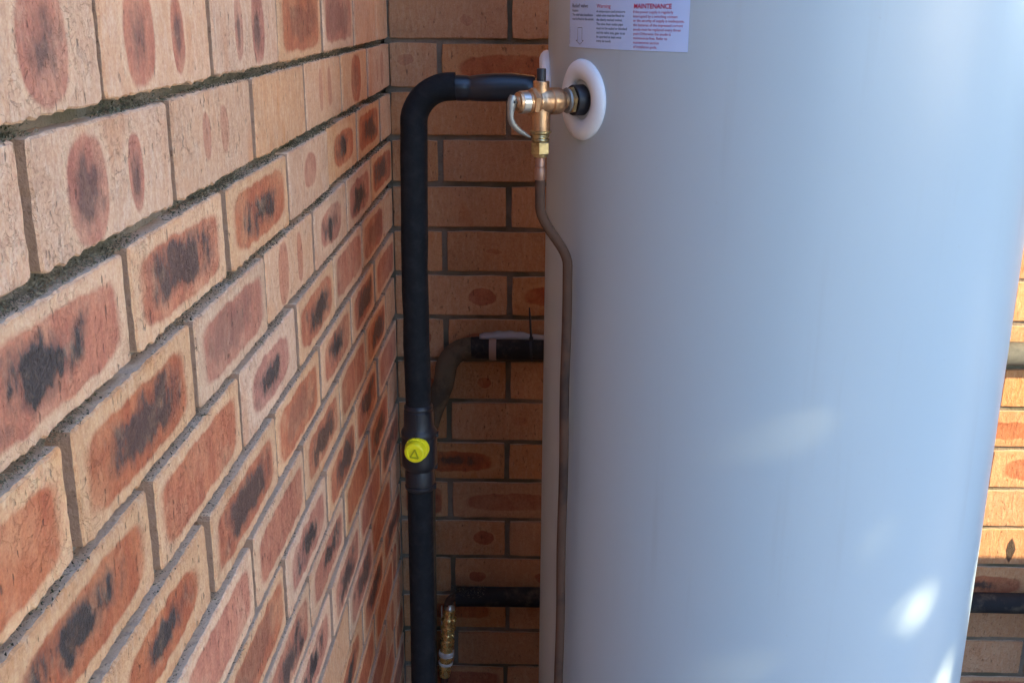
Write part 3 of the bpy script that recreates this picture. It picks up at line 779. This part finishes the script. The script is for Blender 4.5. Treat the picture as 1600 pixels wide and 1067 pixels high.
# ------------------------------------------------------------------ garden side, out of frame: inferred tree plus blockers added to shape the light
az = Vector((math.cos(SUN_AZ), math.sin(SUN_AZ), 0))      # horizontal, square to the sun
upv = to_sun.cross(az).normalized()
if upv.z < 0: upv = -upv
GW = empty('shadow_blocker_wall', (1.9, -.55, 0), label='low cream rendered wall added out of view right of the tank to cast a shadow edge', cat='wall')  # added blocker, its top edge casts the level shadow line
top = GZ - 1.0115 + .475*math.tan(SUN_EL)/math.cos(SUN_AZ)
bm = bmesh.new(); box(bm, (-.45, -.07, 0), (1.6, .075, top - .05)); mesh_obj('wall_face', bm, RENDERW, GW)
bm = bmesh.new(); box(bm, (-.47, -.09, top - .047), (1.62, .075, top)); mesh_obj('coping', bm, RENDERW, GW)

EV = empty('sky_blocker_eave', (0, 0, 2.42), label='cream lined eave added out of view above the tank to cut skylight on the back wall', cat='eave')  # added overhead to keep skylight off the back wall
bm = bmesh.new(); box(bm, (-.2, -.60, 0), (3.2, .15, .02)); mesh_obj('soffit', bm, RENDERW, EV)
bm = bmesh.new(); box(bm, (.452, -.625, -.06), (3.2, -.602, .14)); mesh_obj('fascia', bm, RENDERW, EV)
for w_, x0_, x1_ in ((LW, -2.62, .14), (BW, 0, 2.15)):
    bm = bmesh.new(); box(bm, (x0_, .006, .722), (x1_, .15, .968)); mesh_obj('wall_top', bm, RENDERW, w_)

HG = empty('sky_blocker_shrub', (.33, -2.75, 0), label='tall narrow leafy blocker added behind the camera to darken the gap beside the tank', cat='shrub')  # added to close the slit of sky the gap faces
bm = bmesh.new(); rh = random.Random(8)
for i in range(8000):
    p = Vector((rh.uniform(-.31, .36), rh.gauss(0, .10), rh.uniform(0.02, 3.2)))
    d1 = Vector((rh.gauss(0, 1), rh.gauss(0, 1), rh.gauss(0, 1))).normalized()*rh.uniform(.03, .055); d2 = d1.orthogonal().normalized()*.022
    bm.faces.new([bm.verts.new(p + q) for q in (d1, d2, -d1, -d2)])
mesh_obj('foliage', bm, LEAF, HG)
bm = bmesh.new()
tube(bm, [(0, 0, 0), (.02, .02, 1.2), (0, 0, 2.3)], [.03, .02, .008], 8)
mesh_obj('stem', bm, BARK, HG)

ref = Vector((TX, TY, GZ - .4))
TD = 7.0
ctr = ref + to_sun*TD
rl = random.Random(21)
TREE = empty('tree', (ctr.x, ctr.y, 0), label='dense leafy tree on the garden side shading the tank', cat='tree')
bm = bmesh.new()
tube(bm, [(0, 0, 0), (.05, .03, 1.0), (0, .05, 1.9), (-.05, 0, 3.0)], [.16, .13, .11, .05], 14)
for i in range(7):
    a = i*.9; tube(bm, [(0, .04, 1.5+i*.2), (.12*math.cos(a), .12*math.sin(a), 2.0+i*.2), (.2*math.cos(a), .2*math.sin(a), 2.4+i*.2)], [.05, .035, .012], 8)
mesh_obj('trunk', bm, BARK, TREE, 1.0)
SPOTS = [((.7733, -.7690, -.6849), .0034, 5.0, -.5), ((.8593, -.6962, -.8025), .015, 4.0, -.4), ((.7075, -.7981, -.5741), .0003, 5.0, -.5), ((.5738, -.8113, -.4214), .0010, 2.0, 0), ((.5282, -.8029, -.7538), .0010, 2.0, 0), ((.9148, -.6279, -.71), .015, 4.5, 0)]
holes = []
for p, hr, hl, hk in SPOTS:
    d = Vector((p[0], p[1], p[2] + GZ)) - ref
    holes.append((d.dot(az), d.dot(upv), hr, hl, hk))
bm = bmesh.new()
NL = 70000
for i in range(NL):
    u = rl.uniform(-3.6, .26); v = rl.uniform(-1.2, 2.6); wv = rl.gauss(0, .55)
    edge = .20 + .05*noise.noise((v*3, 0, 1))
    if u > edge + rl.uniform(-.03, .03): continue
    s = rl.uniform(.05, .085)
    d1 = Vector((rl.gauss(0, 1), rl.gauss(0, 1), rl.gauss(0, 1))).normalized()
    d2 = d1.orthogonal().normalized()
    if rl.random() < .5: d2 = d1.cross(d2)
    pts4 = [d1*s, d2*s*.55, -d1*s, -d2*s*.55]
    ok = True
    for hu, hv, hr, hl, hk in holes:
        pu, pv = u - hu, v - hv
        if abs(pu) > .16 or abs(pv) > .16: continue
        q = [Vector((x.dot(az) + pu + hk*(x.dot(upv) + pv), (x.dot(upv) + pv)/hl)) for x in pts4]
        inside = False; dm = 9
        for a_i in range(4):
            p0, p1 = q[a_i], q[(a_i+1) % 4]; e = p1-p0
            tt = max(0, min(1, -p0.dot(e)/max(e.dot(e), 1e-9))); dm = min(dm, (p0+e*tt).length)
        sg = [(q[(a_i+1) % 4]-q[a_i]).cross(-q[a_i]) for a_i in range(4)]
        inside = all(x > 0 for x in sg) or all(x < 0 for x in sg)
        if inside or dm < hr: ok = False; break
    if not ok: continue
    o_ = ctr + az*u + upv*v + to_sun*wv - TREE.location
    bm.faces.new([bm.verts.new(o_ + x) for x in pts4])
for (hu, hv, hr, hl, hk), nsm in zip(holes[2:5], (5, 26, 20)):   # twigs and leaflets half closing the small gaps
    for _ in range(nsm):
        s = rl.uniform(.010, .016); d1 = Vector((rl.gauss(0, 1), rl.gauss(0, 1), rl.gauss(0, 1))).normalized(); d2 = d1.orthogonal().normalized()
        o_ = ctr + az*(hu + rl.gauss(0, .022)) + upv*(hv + rl.gauss(0, .022)) + to_sun*rl.gauss(0, .3) - TREE.location
        bm.faces.new([bm.verts.new(o_ + x) for x in (d1*s, d2*s*.7, -d1*s, -d2*s*.7)])
mesh_obj('crown', bm, LEAF, TREE)
c2 = ctr + az*1.85
SKY_BLOCKER_TREE = empty('tree', (c2.x, c2.y, 0), label='slim dense tree added out of view to block bright sky right of the low sun', cat='tree')  # added to hide the sky glare beside the sun
bm = bmesh.new(); tube(bm, [(0, 0, 0), (.04, .02, 1.2), (0, .05, 2.4), (0, 0, 3.4)], [.17, .14, .11, .05], 14)
mesh_obj('trunk', bm, BARK, SKY_BLOCKER_TREE, 1.0)
bm = bmesh.new()
for i in range(32000):
    u = rl.uniform(-1.0, .95); v = rl.uniform(-2.2, 2.4)
    if u < -.95 + .08*noise.noise((v*2, 5, 1)): continue
    s = rl.uniform(.05, .085)
    d1 = Vector((rl.gauss(0, 1), rl.gauss(0, 1), rl.gauss(0, 1))).normalized(); d2 = d1.orthogonal().normalized()
    o_ = c2 + az*u + upv*v + to_sun*rl.gauss(0, .5) - SKY_BLOCKER_TREE.location
    bm.faces.new([bm.verts.new(o_ + x) for x in (d1*s, d2*s*.55, -d1*s, -d2*s*.55)])
mesh_obj('crown', bm, LEAF, SKY_BLOCKER_TREE)
def blocker_fence(p, q, h, label):  # unseen fences added to cut the bright horizon
    p, q = Vector(p), Vector(q); L = (q-p).length; d = (q-p).normalized()
    f = empty('sky_blocker_fence', p, math.atan2(d.y, d.x), label=label, cat='fence')
    bm = bmesh.new(); box(bm, (0, -.02, .35), (L, .02, .42)); mesh_obj('rail', bm, BARK, f)
    bm = bmesh.new(); box(bm, (0, -.02, h-.35), (L, .02, h-.28)); mesh_obj('rail', bm, BARK, f)
    bm = bmesh.new(); box(bm, (0, .022, .03), (.138, .04, h)); me = None
    first = mesh_obj('paling', bm, BARK, f)
    for i in range(1, int(L/.14)):
        o = first.copy(); o.location = (i*.14, rl.uniform(-.001, .001), rl.uniform(-.01, .01)); link(o, f)
blocker_fence((6.0, -8.0, 0), (6.0, 3.0, 0), 1.5, 'brown timber paling fence added out of view on the right to block low sky')
blocker_fence((-2.5, -8.0, 0), (5.9, -8.0, 0), 1.2, 'brown timber paling fence added out of view behind the camera to block low sky')
